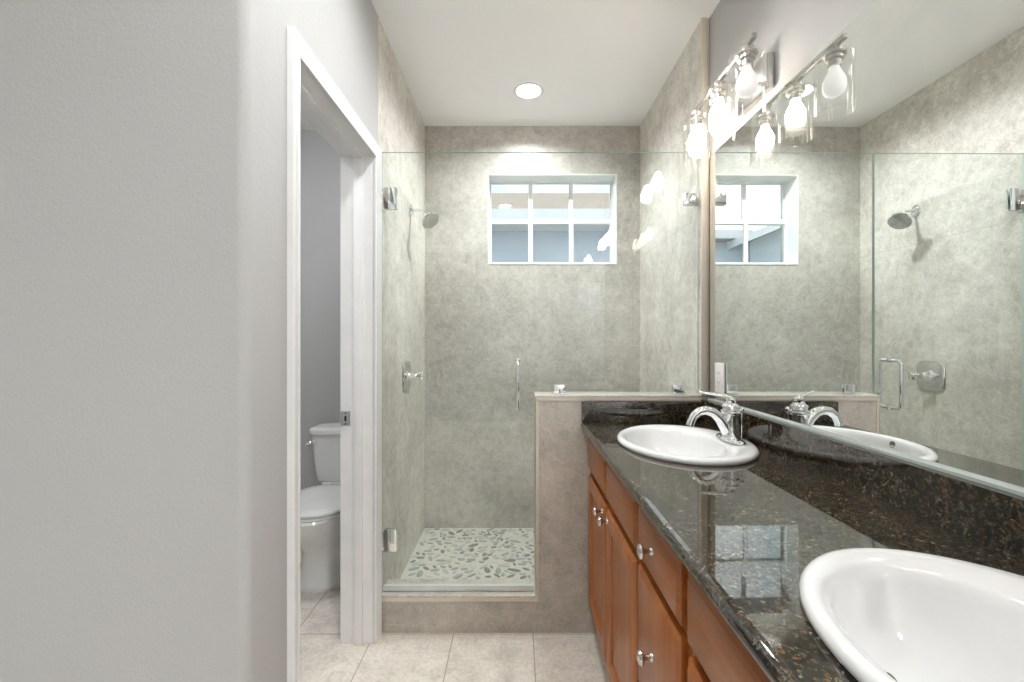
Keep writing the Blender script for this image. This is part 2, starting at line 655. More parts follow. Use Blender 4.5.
# pebble shower floor
b = MB()
b.box(XL, XR, YC, YB, 0.0, ZSF)
cells = {}
placed = 0
tries = 0
while tries < 26000:
    tries += 1
    L = random.choice([0.019, 0.024, 0.029, 0.033]) * random.uniform(0.85, 1.1)
    wd = min(L * random.uniform(0.34, 0.62), 0.0155)
    x = random.uniform(XL + 0.02, XR - 0.02)
    y = random.uniform(YC + 0.015, YB - 0.02)
    a = random.uniform(0, PI)
    # capsule of three discs for the spacing test
    ca, sa = math.cos(a), math.sin(a)
    discs = [(x + ca * (L - wd) * k, y + sa * (L - wd) * k, wd) for k in (-1, -0.5, 0, 0.5, 1)]
    ok = True
    for dx, dy, dr in discs:
        if dx < XL + 0.012 or dx > XR - 0.012 or dy < YC + 0.01 or dy > YB - 0.012:
            ok = False
            break
        ci, cj = int(dx / 0.03), int(dy / 0.03)
        for i in (-1, 0, 1):
            for j in (-1, 0, 1):
                for ex, ey, er in cells.get((ci + i, cj + j), ()):
                    if (ex - dx) ** 2 + (ey - dy) ** 2 < (er + dr + 0.0012) ** 2:
                        ok = False
                        break
                if not ok:
                    break
            if not ok:
                break
        if not ok:
            break
    if not ok:
        continue
    for dx, dy, dr in discs:
        cells.setdefault((int(dx / 0.03), int(dy / 0.03)), []).append((dx, dy, dr))
    b.mi = random.choices([1, 2, 3, 4], [0.27, 0.13, 0.31, 0.29])[0]
    loops = []
    ph = random.uniform(0, 6)
    for s_, h in ((1.0, -0.001), (0.97, 0.0015), (0.80, 0.0032), (0.45, 0.0040)):
        lp = []
        for k in range(14):
            t = 2 * PI * k / 14
            wob = 1 + 0.07 * math.sin(2 * t + ph) + 0.05 * math.sin(3 * t + 2 * ph)
            u, v = math.cos(t) * L * s_ * wob, math.sin(t) * wd * s_ * wob
            lp.append((x + ca * u - sa * v, y + sa * u + ca * v, ZSF + h))
        loops.append(lp)
    b.loft(loops, False, True)
    placed += 1
struct(b.build('floor_shower', ['grout', 'peb1', 'peb2', 'peb3', 'peb4']), 'shower floor of flat grey and cream pebbles')

# ------------------------------------------------------------------ windows


def window(name, x0, x1, z0, z1, yi, yo, label, cols, parent_fn=struct, dirn=1):
    """single hung window seen from the room; yi inner wall face, yo plane of the frame (dirn +1: outside is +Y)"""
    w = thing(name, label, None, ((x0 + x1) / 2, yi, z0))
    w['kind'] = 'structure'
    d = dirn

    def yy(a, c):
        return (min(a, c), max(a, c))
    t = 0.006
    f = MB()
    y0, y1 = yy(yi - d * 0.003, yo)
    f.box(x0, x0 + t, y0, y1, z0, z1)
    f.box(x1 - t, x1, y0, y1, z0, z1)
    f.box(x0 + t, x1 - t, y0, y1, z1 - t, z1)
    f.box(x0 + t, x1 - t, y0, y1, z0, z0 + t)
    f.build('window_reveal', 'vinyl', w)
    fw = 0.008
    f = MB()
    y0, y1 = yy(yo, yo + d * 0.05)
    f.box(x0, x0 + fw, y0, y1, z0, z1, 0.002)
    f.box(x1 - fw, x1, y0, y1, z0, z1, 0.002)
    f.box(x0 + fw, x1 - fw, y0, y1, z1 - fw, z1, 0.002)
    f.box(x0 + fw, x1 - fw, y0, y1, z0, z0 + fw, 0.002)
    f.build('window_frame', 'vinyl', w)
    zm = (z0 + z1) / 2 + 0.016
    ax0, ax1 = x0 + fw, x1 - fw
    for nm, za, zb, ya in (('upper_sash', zm - 0.015, z1 - fw, yo + d * 0.028), ('lower_sash', z0 + fw, zm + 0.015, yo + d * 0.006)):
        f = MB()
        y0, y1 = yy(ya, ya + d * 0.02)
        sw = 0.007 if nm == 'upper_sash' else 0.010
        bw = 0.030
        f.box(ax0, ax0 + sw, y0, y1, za, zb, 0.0015)
        f.box(ax1 - sw, ax1, y0, y1, za, zb, 0.0015)
        f.box(ax0 + sw, ax1 - sw, y0, y1, za, za + (bw if nm == 'upper_sash' else 0.024), 0.0015)
        f.box(ax0 + sw, ax1 - sw, y0, y1, zb - (bw if nm == 'lower_sash' else 0.004), zb, 0.0015)
        for k in range(1, cols):
            xx = ax0 + (ax1 - ax0) * k / cols
            f.box(xx - 0.014, xx + 0.014, y0 + 0.002, y1 - 0.002, za + 0.012, zb - 0.003, 0.002)
        sash = f.build(nm, 'vinyl', w)
        g = MB()
        g.box(ax0 + sw * .5, ax1 - sw * .5, ya + d * 0.010 - 0.0015, ya + d * 0.010 + 0.0015, za + 0.008, zb - 0.003)
        g.build('pane', 'win_glass', sash, smooth=0)
    return w


window('window_1', WX0, WX1, WZ0, WZ1, YB, 2.905, 'small white six pane window high in the shower wall', 3)
window('window_2', *RW[0], -3.0, -3.07, 'small white window behind the camera', 2, dirn=-1)
# the wide window, added for fill light, is built facing -Y at the origin, then turned onto the right wall
w3 = window('window_fill', LW[0], LW[1], LW[2], LW[3], 0.0, -0.07, 'wide white window added for fill light, behind the camera at the right', 3, dirn=-1)
w3.matrix_basis = Matrix.Translation((2.03, 0, 0)) @ Matrix.Rotation(PI / 2, 4, 'Z') @ w3.matrix_basis
portal((WX0 + WX1) / 2, 2.985, (WZ0 + WZ1) / 2, WX1 - WX0, WZ1 - WZ0, (-PI / 2, 0, 0))
portal((RW[0][0] + RW[0][1]) / 2, -3.14, 1.915, 0.38, 0.43, (PI / 2, 0, 0))
portal(2.14, (LW[0] + LW[1]) / 2, (LW[2] + LW[3]) / 2, LW[1] - LW[0], LW[3] - LW[2], (PI / 2, 0, PI / 2))

# ------------------------------------------------------------------ doorway to the toilet room
d = thing('door_1', 'white cased doorway to the toilet room', None, (XL, 1.48, 0))
d['kind'] = 'structure'
DY0, DY1, DZ = 1.168, 1.797, 1.947      # clear opening inside the jambs


def casing(mb, a0, a1, horiz=None):
    pass


def casing_profile():
    # (distance from opening edge, projection from wall)
    return [(0.0, 0.0), (0.0, 0.011), (0.004, 0.0125), (0.010, 0.0125), (0.013, 0.0105), (0.024, 0.0135), (0.040, 0.0165), (0.048, 0.0185),
            (0.052, 0.0185), (0.055, 0.0165), (0.0555, 0.0)]


f = MB()
prof = casing_profile()
rv = 0.006
paths = []
for (dd, pp) in prof:
    ya, yb, zt = DY0 - dd * 0.85, DY1 + dd * 0.95, DZ + dd * 0.9
    paths.append([(XL + pp, ya, 0.0), (XL + pp, ya, zt), (XL + pp, yb, zt), (XL + pp, yb, 0.0)])
loops = [[paths[k][c] for k in range(len(prof))] for c in range(4)]
f.loft(loops, True, True)
f.build('casing', 'white', d, smooth=25)
f = MB()
f.box(-0.705, XL + 0.002, DY0 - 0.012, DY0, 0, DZ)
f.box(-0.705, XL + 0.002, DY1, DY1 + 0.012, 0, DZ)
f.box(-0.705, XL + 0.002, DY0 - 0.012, DY1 + 0.012, DZ, DZ + 0.012)
f.build('jamb', 'white', d)
f = MB()
f.box(-0.650, -0.615, DY0, DY0 + 0.011, 0, DZ, 0.002)
f.box(-0.650, -0.615, DY1 - 0.011, DY1, 0, DZ, 0.002)
f.box(-0.650, -0.615, DY0 + 0.011, DY1 - 0.011, DZ - 0.011, DZ, 0.002)
f.build('door_stop', 'white', d)
f = MB()
f.box(-0.703, -0.665, DY1 - 0.0025, DY1 + 0.001, 0.872, 0.930, 0.001)
f.mi = 1
f.box(-0.688, -0.680, DY1 - 0.0032, DY1 - 0.002, 0.891, 0.911)
for z_ in (0.8795, 0.9225):
    f.lathe([(0.0, 0.0), (0.003, 0.0), (0.003, 0.0012), (0.0, 0.0014)], 12, Matrix.Translation((-0.684, DY1 - 0.002, z_)) @ Matrix.Rotation(PI / 2, 4, 'X'))
o = f.build('strike_plate', ['chrome', 'dark'], d)
o['label'] = 'small chrome strike plate'

# ------------------------------------------------------------------ toilet
TX = -0.982
t = thing('toilet', 'white two piece toilet seen through the doorway', 'toilet', (TX, 2.45, 0))
f = MB()
# pedestal and bowl: (z, centre y, half x, half y, exponent)
secs = [(0.0, 2.43, 0.146, 0.262, 2.5), (0.015, 2.43, 0.148, 0.264, 2.5), (0.025, 2.43, 0.142, 0.258, 2.5), (0.10, 2.435, 0.128, 0.246, 2.4),
        (0.17, 2.43, 0.125, 0.246, 2.3), (0.23, 2.405, 0.141, 0.268, 2.2), (0.29, 2.375, 0.164, 0.290, 2.15), (0.34, 2.352, 0.178, 0.306, 2.1),
        (0.372, 2.345, 0.184, 0.312, 2.1), (0.382, 2.345, 0.180, 0.308, 2.1)]
f.loft([ell(TX, cy, z, hx, hy, 48, p) for z, cy, hx, hy, p in secs])
# tank shelf behind the bowl
f.loft([ell(TX, 2.68, z, 0.12 + k, 0.10, 32, 4) for z, k in ((0.20, -0.01), (0.30, 0.0), (0.382, 0.045), (0.398, 0.045))])
f.build('bowl', 'toilet', t)


def seat_loop(z, g, cy0=2.045, cy1=2.50, hw=0.186):
    L = []
    n = 48
    for i in range(n):
        a = 2 * PI * i / n
        c, s_ = math.cos(a), math.sin(a)
        cy = 2.27
        if s_ < 0:      # rounded front
            y = cy + (cy - cy0 + g) * s_ * 1.0
            x = (hw + g) * math.copysign(abs(c) ** 0.92, c)
        else:           # squarer back
            y = cy + (cy1 - cy + g) * abs(s_) ** 0.6
            x = (hw + g) * math.copysign(abs(c) ** 0.6, c)
        L.append((TX + x, y, z))
    return L


f = MB()
f.loft([seat_loop(0.382, -0.006), seat_loop(0.385, 0.0), seat_loop(0.394, 0.001), seat_loop(0.397, -0.006)])
f.build('seat', 'toilet', t)
f = MB()
f.loft([seat_loop(0.401, -0.004), seat_loop(0.4035, 0.0), seat_loop(0.412, -0.001), seat_loop(0.417, -0.012), seat_loop(0.420, -0.06), seat_loop(0.421, -0.13)])
f.build('seat_lid', 'toilet', t)
for sx in (-1, 1):
    f = MB()
    f.tube([(TX + sx * 0.075 - 0.022, 2.505, 0.412), (TX + sx * 0.075 + 0.022, 2.505, 0.412)], 0.011)
    f.build('seat_hinge', 'toilet', t)
f = MB()
f.loft([ell(TX, 2.675, z, hx, hy, 48, 5) for z, hx, hy in ((0.398, 0.175, 0.080), (0.402, 0.182, 0.086), (0.45, 0.192, 0.092), (0.62, 0.214, 0.098), (0.672, 0.217, 0.100))])
f.build('tank', 'toilet', t)
f = MB()
f.loft([ell(TX, 2.673, z, 0.225 + k, 0.107 + k, 48, 5) for z, k in ((0.672, -0.004), (0.676, 0.0), (0.696, 0.001), (0.704, -0.004), (0.708, -0.014), (0.7085, -0.05))])
f.build('tank_lid', 'toilet', t)
f = MB()
f.lathe([(0.0, 0), (0.013, 0), (0.013, 0.006), (0.007, 0.009), (0.007, 0.02), (0, 0.02)], 20, Matrix.Translation((TX - 0.188, 2.577, 0.633)) @ Matrix.Rotation(PI / 2, 4, 'X'))
f.tube([(TX - 0.188, 2.558, 0.633), (TX - 0.200, 2.553, 0.630), (TX - 0.216, 2.552, 0.624)], [0.008, 0.010, 0.011], 12)
o = f.build('flush_lever', 'chrome', t)
o['label'] = 'chrome flush lever'

# ------------------------------------------------------------------ shower glass


def pane(mb, x0, x1, y, z0, z1, th=0.010):
    """thin glass slab: faces clear, cut edges pale green (slot 1)"""
    y0, y1 = y - th / 2, y + th / 2
    P = [(x0, z0), (x1, z0), (x1, z1), (x0, z1)]
    a = [mb.bm.verts.new((x, y0, z)) for x, z in P]
    c = [mb.bm.verts.new((x, y1, z)) for x, z in P]
    mb.mi = 0
    mb._f(a)
    mb._f(list(reversed(c)))
    mb.mi = 1
    for i in range(4):
        j = (i + 1) % 4
        mb._f([a[i], c[i], c[j], a[j]])


GZ = 2.006
dr = thing('shower_door', 'frameless clear glass shower door hinged at the left wall', 'shower door', (-0.25, YG, 0.165))
f = MB()
pane(f, XL + 0.004, 0.0715, YG, 0.172, GZ, 0.009)
f.build('glass_pane', ['glass', 'glass_edge'], dr, smooth=0)
f = MB()
f.box(XL + 0.010, 0.070, YG - 0.0075, YG + 0.0075, 0.1585, 0.176, 0.002)
f.box(XL + 0.010, 0.070, YG - 0.0085, YG + 0.0085, 0.176, 0.181, 0.001)
f.build('bottom_seal', 'seal', dr)
for z in (1.81, 0.372):
    f = MB()
    for s_ in (-1, 1):
        f.box(XL + 0.013, XL + 0.066, YG + s_ * 0.0048, YG + s_ * 0.0115, z - 0.046, z + 0.046, 0.0015)
    f.box(XL + 0.001, XL + 0.006, YG - 0.025, YG + 0.025, z - 0.046, z + 0.046, 0.0012)
    f.box(XL + 0.005, XL + 0.022, YG - 0.0105, YG + 0.0105, z - 0.028, z + 0.028, 0.002)
    f.mi = 1
    f.tube([(XL + 0.012, YG, z - 0.030), (XL + 0.012, YG, z + 0.030)], 0.009, 14)
    f.mi = 0
    for s_ in (-1, 1):
        f.box(XL + 0.030, XL + 0.036, YG + s_ * 0.011, YG + s_ * 0.0132, z - 0.022, z + 0.022, 0.001)
    f.build('hinge', ['chrome', 'nickel'], dr)
f = MB()
hx = 0.003
for s_ in (-1, 1):
    zt, zb, rr = 1.128, 0.928, 0.018
    pr = 0.055
    pts = [(hx, YG + s_ * 0.0045, zt)]
    for k in range(0, 7):
        a = (PI / 2) * k / 6
        pts.append((hx, YG + s_ * (pr - rr + rr * math.sin(a)), zt - rr + rr * math.cos(a)))
    for k in range(0, 7):
        a = (PI / 2) * k / 6
        pts.append((hx, YG + s_ * (pr - rr + rr * math.cos(a)), zb + rr - rr * math.sin(a)))
    pts.append((hx, YG + s_ * 0.0045, zb))
    f.tube(pts, 0.0075, 14)
    for z in (zt, zb):
        f.lathe([(0.0, 0), (0.0115, 0), (0.0115, 0.003), (0.008, 0.004)], 18,
                Matrix.Translation((hx, YG + s_ * 0.0047, z)) @ Matrix.Rotation(-s_ * PI / 2, 4, 'X'))
f.build('pull_handle', 'chrome', dr)

fp = thing('glass_panel', 'fixed clear glass panel standing on the half wall', 'glass panel', (0.42, YG, 0.985))
f = MB()
pane(f, 0.0765, XR - 0.002, YG, 0.992, GZ, 0.009)
f.build('glass_pane', ['glass', 'glass_edge'], fp, smooth=0)
for x0, x1, z0, z1 in ((0.155, 0.203, 0.986, 1.026), (0.656, 0.704, 0.986, 1.026), (XR - 0.062, XR - 0.001, 1.782, 1.832)):
    f = MB()
    for s_ in (-1, 1):
        f.box(x0, x1, YG + s_ * 0.0048, YG + s_ * 0.0125, z0, z1, 0.0015)
    if z0 < 1.2:
        f.box(x0, x1, YG - 0.0048, YG + 0.0048, z0, z0 + 0.006)
    else:
        f.box(x1 - 0.004, x1, YG - 0.0048, YG + 0.0048, z0, z1)
    f.build('clamp', 'chrome', fp)

# ------------------------------------------------------------------ shower fittings
HY, HZ = 2.415, 1.912
sh = thing('overhead_shower', 'round chrome shower head on a bent arm high on left wall', 'shower head', (XL, HY, HZ))
RX = Matrix.Rotation(PI / 2, 4, 'Y')
f = MB()
f.lathe([(0.0, 0.001), (0.031, 0.001), (0.031, 0.004), (0.024, 0.010), (0.012, 0.014), (0.0, 0.014)], 28, Matrix.Translation((XL, HY, HZ)) @ RX)
f.build('wall_flange', 'chrome', sh)
hc = Vector((-0.462, 2.385, 1.852))
ax = Vector((0.60, -0.34, -0.72)).normalized()       # spray direction
f = MB()
p3 = hc - ax * 0.050
f.tube([(XL + 0.006, HY, HZ), (XL + 0.035, HY, HZ), (XL + 0.058, HY - 0.005, HZ - 0.002), (XL + 0.076, HY - 0.012, HZ - 0.008), tuple(p3)], 0.0085, 14)
f.build('arm', 'chrome', sh)
q = Vector((0, 0, 1)).rotation_difference(ax).to_matrix().to_4x4()
mt = Matrix.Translation(hc) @ q
f = MB()
f.lathe([(0.0, -0.058), (0.010, -0.058), (0.0135, -0.050), (0.0135, -0.036), (0.011, -0.030), (0.017, -0.022), (0.032, -0.012), (0.050, -0.004), (0.054, 0.002),
         (0.054, 0.007), (0.050, 0.010), (0.040, 0.0085), (0.0, 0.0085)], 36, mt)
head = f.build('head', 'chrome', sh)
f = MB()
for ring, n in ((0.010, 6), (0.022, 12), (0.034, 18), (0.044, 24)):
    for k in range(n):
        a = 2 * PI * k / n
        f.lathe([(0.0018, 0.008), (0.0014, 0.0108), (0.0, 0.0112)], 6, mt @ Matrix.Translation((ring * math.cos(a), ring * math.sin(a), 0)))
f.build('spray_nozzles', 'slot', head)

VY, VZ = 2.325, 1.03
vv = thing('shower_valve', 'chrome shower valve with square rounded plate and lever', 'shower valve', (XL, VY, VZ))


def rrect_x(x, cy, cz, hy, hz, p=5, n=48):
    return [(x, cy + q_[0], cz + q_[1]) for q_ in [(hy * math.copysign(abs(math.cos(2 * PI * i / n)) ** (2 / p), math.cos(2 * PI * i / n)),
                                                   hz * math.copysign(abs(math.sin(2 * PI * i / n)) ** (2 / p), math.sin(2 * PI * i / n))) for i in range(n)]]


f = MB()
f.loft([rrect_x(XL + 0.0008, VY, VZ, 0.076, 0.076), rrect_x(XL + 0.004, VY, VZ, 0.078, 0.078), rrect_x(XL + 0.007, VY, VZ, 0.076, 0.076), rrect_x(XL + 0.010, VY, VZ, 0.068, 0.068)])
f.build('valve_plate', 'chrome', vv)
f = MB()
f.lathe([(0.030, 0.009), (0.029, 0.014), (0.022, 0.018), (0.019, 0.030), (0.017, 0.048), (0.015, 0.056), (0.0, 0.058)], 28, Matrix.Translation((XL, VY, VZ)) @ RX)
f.build('stem', 'chrome', vv)
f = MB()
f.tube([(XL + 0.040, VY, VZ + 0.004), (XL + 0.055, VY + 0.022, VZ + 0.002), (XL + 0.064, VY + 0.045, VZ - 0.003)], [0.013, 0.010, 0.009], 14)
f.box(XL + 0.050, XL + 0.078, VY + 0.036, VY + 0.052, VZ - 0.026, VZ + 0.020, 0.005)
f.build('lever', 'chrome', vv)

# ------------------------------------------------------------------ recessed lights


def recessed(name, x, y, label, lens, rad, grp=None, dp=0.030):
    o = thing(name, label, 'ceiling light', (x, y, ZC), grp)
    f = MB()
    f.lathe([(rad - 0.004, 0.058), (rad, -0.0005), (rad + 0.004, -0.004), (rad + 0.018, -0.0035), (rad + 0.022, -0.0005), (rad + 0.022, 0.0)], 40, Matrix.Translation((x, y, ZC)))
    f.build('trim_ring', 'white', o)
    f = MB()
    f.lathe([(0.0, dp - 0.006), (rad * 0.6, dp - 0.004), (rad * 0.96, dp)], 40, Matrix.Translation((x, y, ZC)))
    f.build('lens', lens, o)
    return o


recessed('recessed_or_fill_light', *REC[0][:2], 'round white recessed light lit in the shower ceiling', 'lamp_shower', REC[0][2])
for rx, ry, rr in REC[1:]:  # unseen aisle lights, added to brighten the room
    recessed('recessed_or_fill_light', rx, ry, 'round recessed fill light added above the aisle, out of frame', 'fill_aisle', rr, 'added fill lights over the aisle', 0.026)


def flush(x, y, lens, rad=0.17):  # unseen ceiling lamps, added as fill light
    o = thing('flush_fill_light', 'flush ceiling lamp added for fill, out of view', 'ceiling light', (x, y, ZC), 'added fill lamps out of view')
    f = MB()
    f.lathe([(rad + 0.008, 0), (rad + 0.010, -0.02), (rad, -0.024), (rad - 0.004, -0.02)], 40, Matrix.Translation((x, y, ZC)))
    f.build('fill_lamp_rim', 'nickel', o)
    f = MB()
    f.lathe([(rad - 0.003, -0.02), (rad * 0.85, -0.045), (rad * 0.5, -0.062), (0.0, -0.068)], 40, Matrix.Translation((x, y, ZC)))
    f.build('fill_diffuser', lens, o)
    return o


flush(1.40, -1.00, 'fill_room')
flush(1.40, -2.20, 'fill_room')
flush(-1.15, 1.75, 'fill_toilet', 0.13)

# ------------------------------------------------------------------ vanity: countertop, sinks, faucets
CT, CB = 0.875, 0.845
VY0, VY1 = -0.30, YF - 0.0035      # vanity ends
SX, SA, SB = 0.538, 0.206, 0.260   # sink centre X, half sizes
SY = [1.460, 0.440]

ct = thing('countertop', 'dark polished granite vanity countertop with low backsplash', 'countertop', (0.55, 0.8, CB))
f = MB()
bm = f.bm
XN = 0.279


def plan(z):
    out = [bm.verts.new(p) for p in ((XN, VY0, z), (xw(VY0) - 0.001, VY0, z), (xw(VY1) - 0.001, VY1, z), (XN, VY1, z))]
    es = [bm.edges.new((out[i], out[(i + 1) % 4])) for i in range(4)]
    rings = []
    for sy in SY:
        rg = [bm.verts.new(p) for p in ell(SX, sy, z, SA - 0.022, SB - 0.022, 40)]
        es += [bm.edges.new((rg[i], rg[(i + 1) % 40])) for i in range(40)]
        rings.append(rg)
    bmesh.ops.triangle_fill(bm, use_beauty=True, use_dissolve=False, edges=es)
    return out, rings


o1, r1 = plan(CT)
o2, r2 = plan(CB)
for ra, rb in zip(r1, r2):
    for i in range(40):
        j = (i + 1) % 40
        f._f([ra[i], ra[j], rb[j], rb[i]])
for i in (0, 1, 2):
    f._f([o1[i], o1[i + 1], o2[i + 1], o2[i]])
# rounded front nose
nose = []
for k in range(9):
    a = PI / 2 + PI * k / 8
    nose.append((XN + 0.015 * math.cos(a), 0.86 + 0.015 * math.sin(a)))
f.loft([[(x, y, z) for x, z in nose] for y in (VY0, VY1)], True, True, closed=False)
f.build('slab', 'granite', ct, smooth=30)
f = MB()
ybs = VY1 - 0.0005
f.box(0.2655, xm(ybs) - 0.032, ybs - 0.020, ybs, CT + 0.0003, 0.960, 0.0012)
f.build('backsplash', 'granite', ct)
f = MB()
poly = [(xm(VY0) - 0.030, VY0), (xw(VY0) - 0.001, VY0), (xw(ybs) - 0.001, ybs), (xm(ybs) - 0.030, ybs)]
f.prism(poly, CT + 0.0003, 0.968)
f.build('backsplash', 'granite', ct)

sk = thing('sink', 'white oval drop-in sink beside the half wall, with the chrome faucet', 'sink', (SX, SY[0], CT), 'oval drop-in sinks')
y0 = SY[0]
f = MB()
cx = SX - 0.033
secs = [(SX, SA - 0.003, SB - 0.003, 0.0005), (SX, SA, SB, 0.004), (SX, SA - 0.001, SB - 0.001, 0.011), (SX, SA - 0.006, SB - 0.006, 0.0165),
        (SX, SA - 0.013, SB - 0.013, 0.0185), (SX - 0.006, SA - 0.022, SB - 0.022, 0.018), (cx, 0.148, 0.216, 0.0145), (cx, 0.142, 0.209, 0.009),
        (cx, 0.137, 0.202, -0.006), (cx, 0.131, 0.192, -0.040), (cx, 0.118, 0.170, -0.085), (cx, 0.092, 0.128, -0.120), (cx, 0.055, 0.072, -0.138), (cx, 0.022, 0.022, -0.142)]
f.loft([ell(c_, y0, CT + z, a_, b_, 64) for c_, a_, b_, z in secs], False, True)
# underside
f.loft([ell(c_, y0, CT + z, a_, b_, 64) for c_, a_, b_, z in ((SX, SA - 0.003, SB - 0.003, 0.0005), (SX - 0.01, 0.170, 0.222, 0.0003), (cx, 0.146, 0.208, -0.03), (cx, 0.132, 0.184, -0.09), (cx, 0.10, 0.14, -0.13), (cx, 0.03, 0.03, -0.152))], False, True)
f.build('basin', 'porcelain', sk, smooth=50)
f = MB()
f.lathe([(0.0, -0.139), (0.016, -0.1385), (0.021, -0.1395), (0.022, -0.1425)], 24, Matrix.Translation((cx, y0, CT)))
f.build('drain', 'chrome', sk)
f = MB()
# overflow hole in the front wall of the bowl, facing the mirror
mo = Matrix.Translation((cx - 0.1388, y0, CT - 0.002)) @ Matrix.Rotation(PI / 2 - 0.12, 4, 'Y')
f.lathe([(0.0, 0.0012), (0.0075, 0.0012), (0.0085, 0.0018), (0.0105, 0.0018), (0.011, 0.0)], 20, mo)
f.build('overflow_hole', 'slot', sk)
s2 = copy_thing(sk, (SX, SY[1], CT))
s2['label'] = 'white oval drop-in sink in the near right foreground'

FX = 0.684
FY = SY[0] - 0.018
fz = CT + 0.0175
fa = thing('faucet', 'chrome single lever faucet on the deck of the far sink', 'faucet', (FX, FY, fz), 'chrome sink faucets')
f = MB()
f.loft([ell(FX, FY, fz + z, a_, b_, 40, 2.2) for a_, b_, z in ((0.028, 0.078, 0.0005), (0.0285, 0.0785, 0.003), (0.027, 0.077, 0.006), (0.022, 0.070, 0.009), (0.012, 0.05, 0.0095))], True, True)
f.build('base_plate', 'chrome', fa)
f = MB()
f.lathe([(0.0, 0.006), (0.030, 0.006), (0.0305, 0.010), (0.027, 0.016), (0.0245, 0.030), (0.0235, 0.060), (0.0245, 0.078), (0.025, 0.082), (0.0295, 0.085), (0.0305, 0.090), (0.029, 0.095), (0.0235, 0.098),
         (0.0230, 0.103), (0.0260, 0.106), (0.0255, 0.111), (0.019, 0.116), (0.0150, 0.121), (0.0175, 0.126), (0.0170, 0.133), (0.009, 0.138), (0.0, 0.139)], 32, Matrix.Translation((FX, FY, fz)))
f.build('body', 'chrome', fa)
f = MB()
sp = [(FX - 0.004, FY, fz + 0.018), (FX - 0.018, FY, fz + 0.044), (FX - 0.034, FY, fz + 0.070), (FX - 0.055, FY, fz + 0.089), (FX - 0.078, FY, fz + 0.096),
      (FX - 0.100, FY, fz + 0.092), (FX - 0.117, FY, fz + 0.078), (FX - 0.127, FY, fz + 0.058), (FX - 0.130, FY, fz + 0.047)]
f.tube(sp, [0.0215, 0.0185, 0.0165, 0.015, 0.014, 0.0132, 0.0125, 0.012, 0.013], 18)
f.build('spout', 'chrome', fa)
f = MB()
f.tube([(FX + 0.004, FY, fz + 0.133), (FX - 0.012, FY + 0.010, fz + 0.140), (FX - 0.036, FY + 0.026, fz + 0.143), (FX - 0.062, FY + 0.042, fz + 0.147), (FX - 0.078, FY + 0.052, fz + 0.150)], [0.010, 0.009, 0.007, 0.0065, 0.007], 14, True, 0.6)
f.build('lever', 'chrome', fa)
f = MB()
f.tube([(FX + 0.036, FY, fz + 0.0), (FX + 0.037, FY, fz + 0.096)], 0.003, 10)
f.lathe([(0.0, 0.093), (0.006, 0.094), (0.0075, 0.100), (0.005, 0.106), (0, 0.108)], 16, Matrix.Translation((FX + 0.037, FY, fz)))
f.build('lift_rod', 'chrome', fa)
f2 = copy_thing(fa, (FX, SY[1] - 0.018, fz))
f2['label'] = 'chrome single lever faucet on the near foreground sink'

# ------------------------------------------------------------------ vanity cabinets
XD = 0.284      # front face of doors and drawers
XFR = 0.303     # face frame
TOE = 0.095


def front_panel(mb, y0, y1, z0, z1, recessed_panel):
    """door or drawer front, facing -X: eased edge, optional recessed centre panel"""
    xb = XFR - 0.0005

    def rect(x, g):
        return [(x, y0 + g, z0 + g), (x, y1 - g, z0 + g), (x, y1 - g, z1 - g), (x, y0 + g, z1 - g)]
    L = [rect(xb, 0.0), rect(XD + 0.010, 0.0), rect(XD + 0.007, 0.001), rect(XD + 0.0045, 0.005), rect(XD + 0.002, 0.009), rect(XD, 0.012)]
    if recessed_panel:
        L += [rect(XD, 0.052), rect(XD + 0.003, 0.055), rect(XD + 0.0045, 0.060), rect(XD + 0.009, 0.062), rect(XD + 0.009, 0.070)]
    mb.loft(L, True, True)


def knob(y, z, parent):
    f = MB()
    m = Matrix.Translation((XD, y, z)) @ Matrix.Rotation(-PI / 2, 4, 'Y')
    f.lathe([(0.0, 0.0003), (0.0085, 0.0003), (0.008, 0.003), (0.0052, 0.006), (0.0048, 0.014), (0.007, 0.018), (0.0145, 0.021), (0.0155, 0.0245), (0.013, 0.029), (0.006, 0.0315), (0.0, 0.032)], 28, m)
    o = f.build('knob', 'nickel', parent)
    o['label'] = 'brushed nickel knob'
    return o


def cabinet(label, y0, y1, kind):
    c = thing('vanity_cabinet', label, 'cabinet', (0.55, (y0 + y1) / 2, 0), 'cherry vanity cabinets')
    f = MB()
    g = 0.0008
    xb = xw(y1) - 0.004
    a, e = y0 + g, y1 - g
    zt = CB - 0.001
    f.box(XFR + 0.019, xb, a, a + 0.016, TOE, zt)
    f.box(XFR + 0.019, xb, e - 0.016, e, TOE, zt)
    f.box(XFR + 0.019, xb, a + 0.016, e - 0.016, TOE, TOE + 0.016)
    f.box(xb - 0.006, xb, a + 0.016, e - 0.016, TOE + 0.016, zt)
    f.build('body', 'wood_v', c)
    f = MB()
    f.box(XFR, XFR + 0.019, a, a + 0.034, TOE, zt)
    f.box(XFR, XFR + 0.019, e - 0.034, e, TOE, zt)
    for z0, z1 in ((zt - 0.038, zt), (0.660, 0.715), (TOE, 0.165)) + (((0.375, 0.415),) if kind == 'drawers' else ()):
        f.box(XFR + 0.0004, XFR + 0.0186, a + 0.034, e - 0.034, z0, z1)
    f.build('face_frame', 'wood_v', c)
    f = MB()
    f.box(XFR + 0.075, XFR + 0.090, a, e, 0, TOE)
    f.build('toe_kick', 'wood_h', c)
    return c


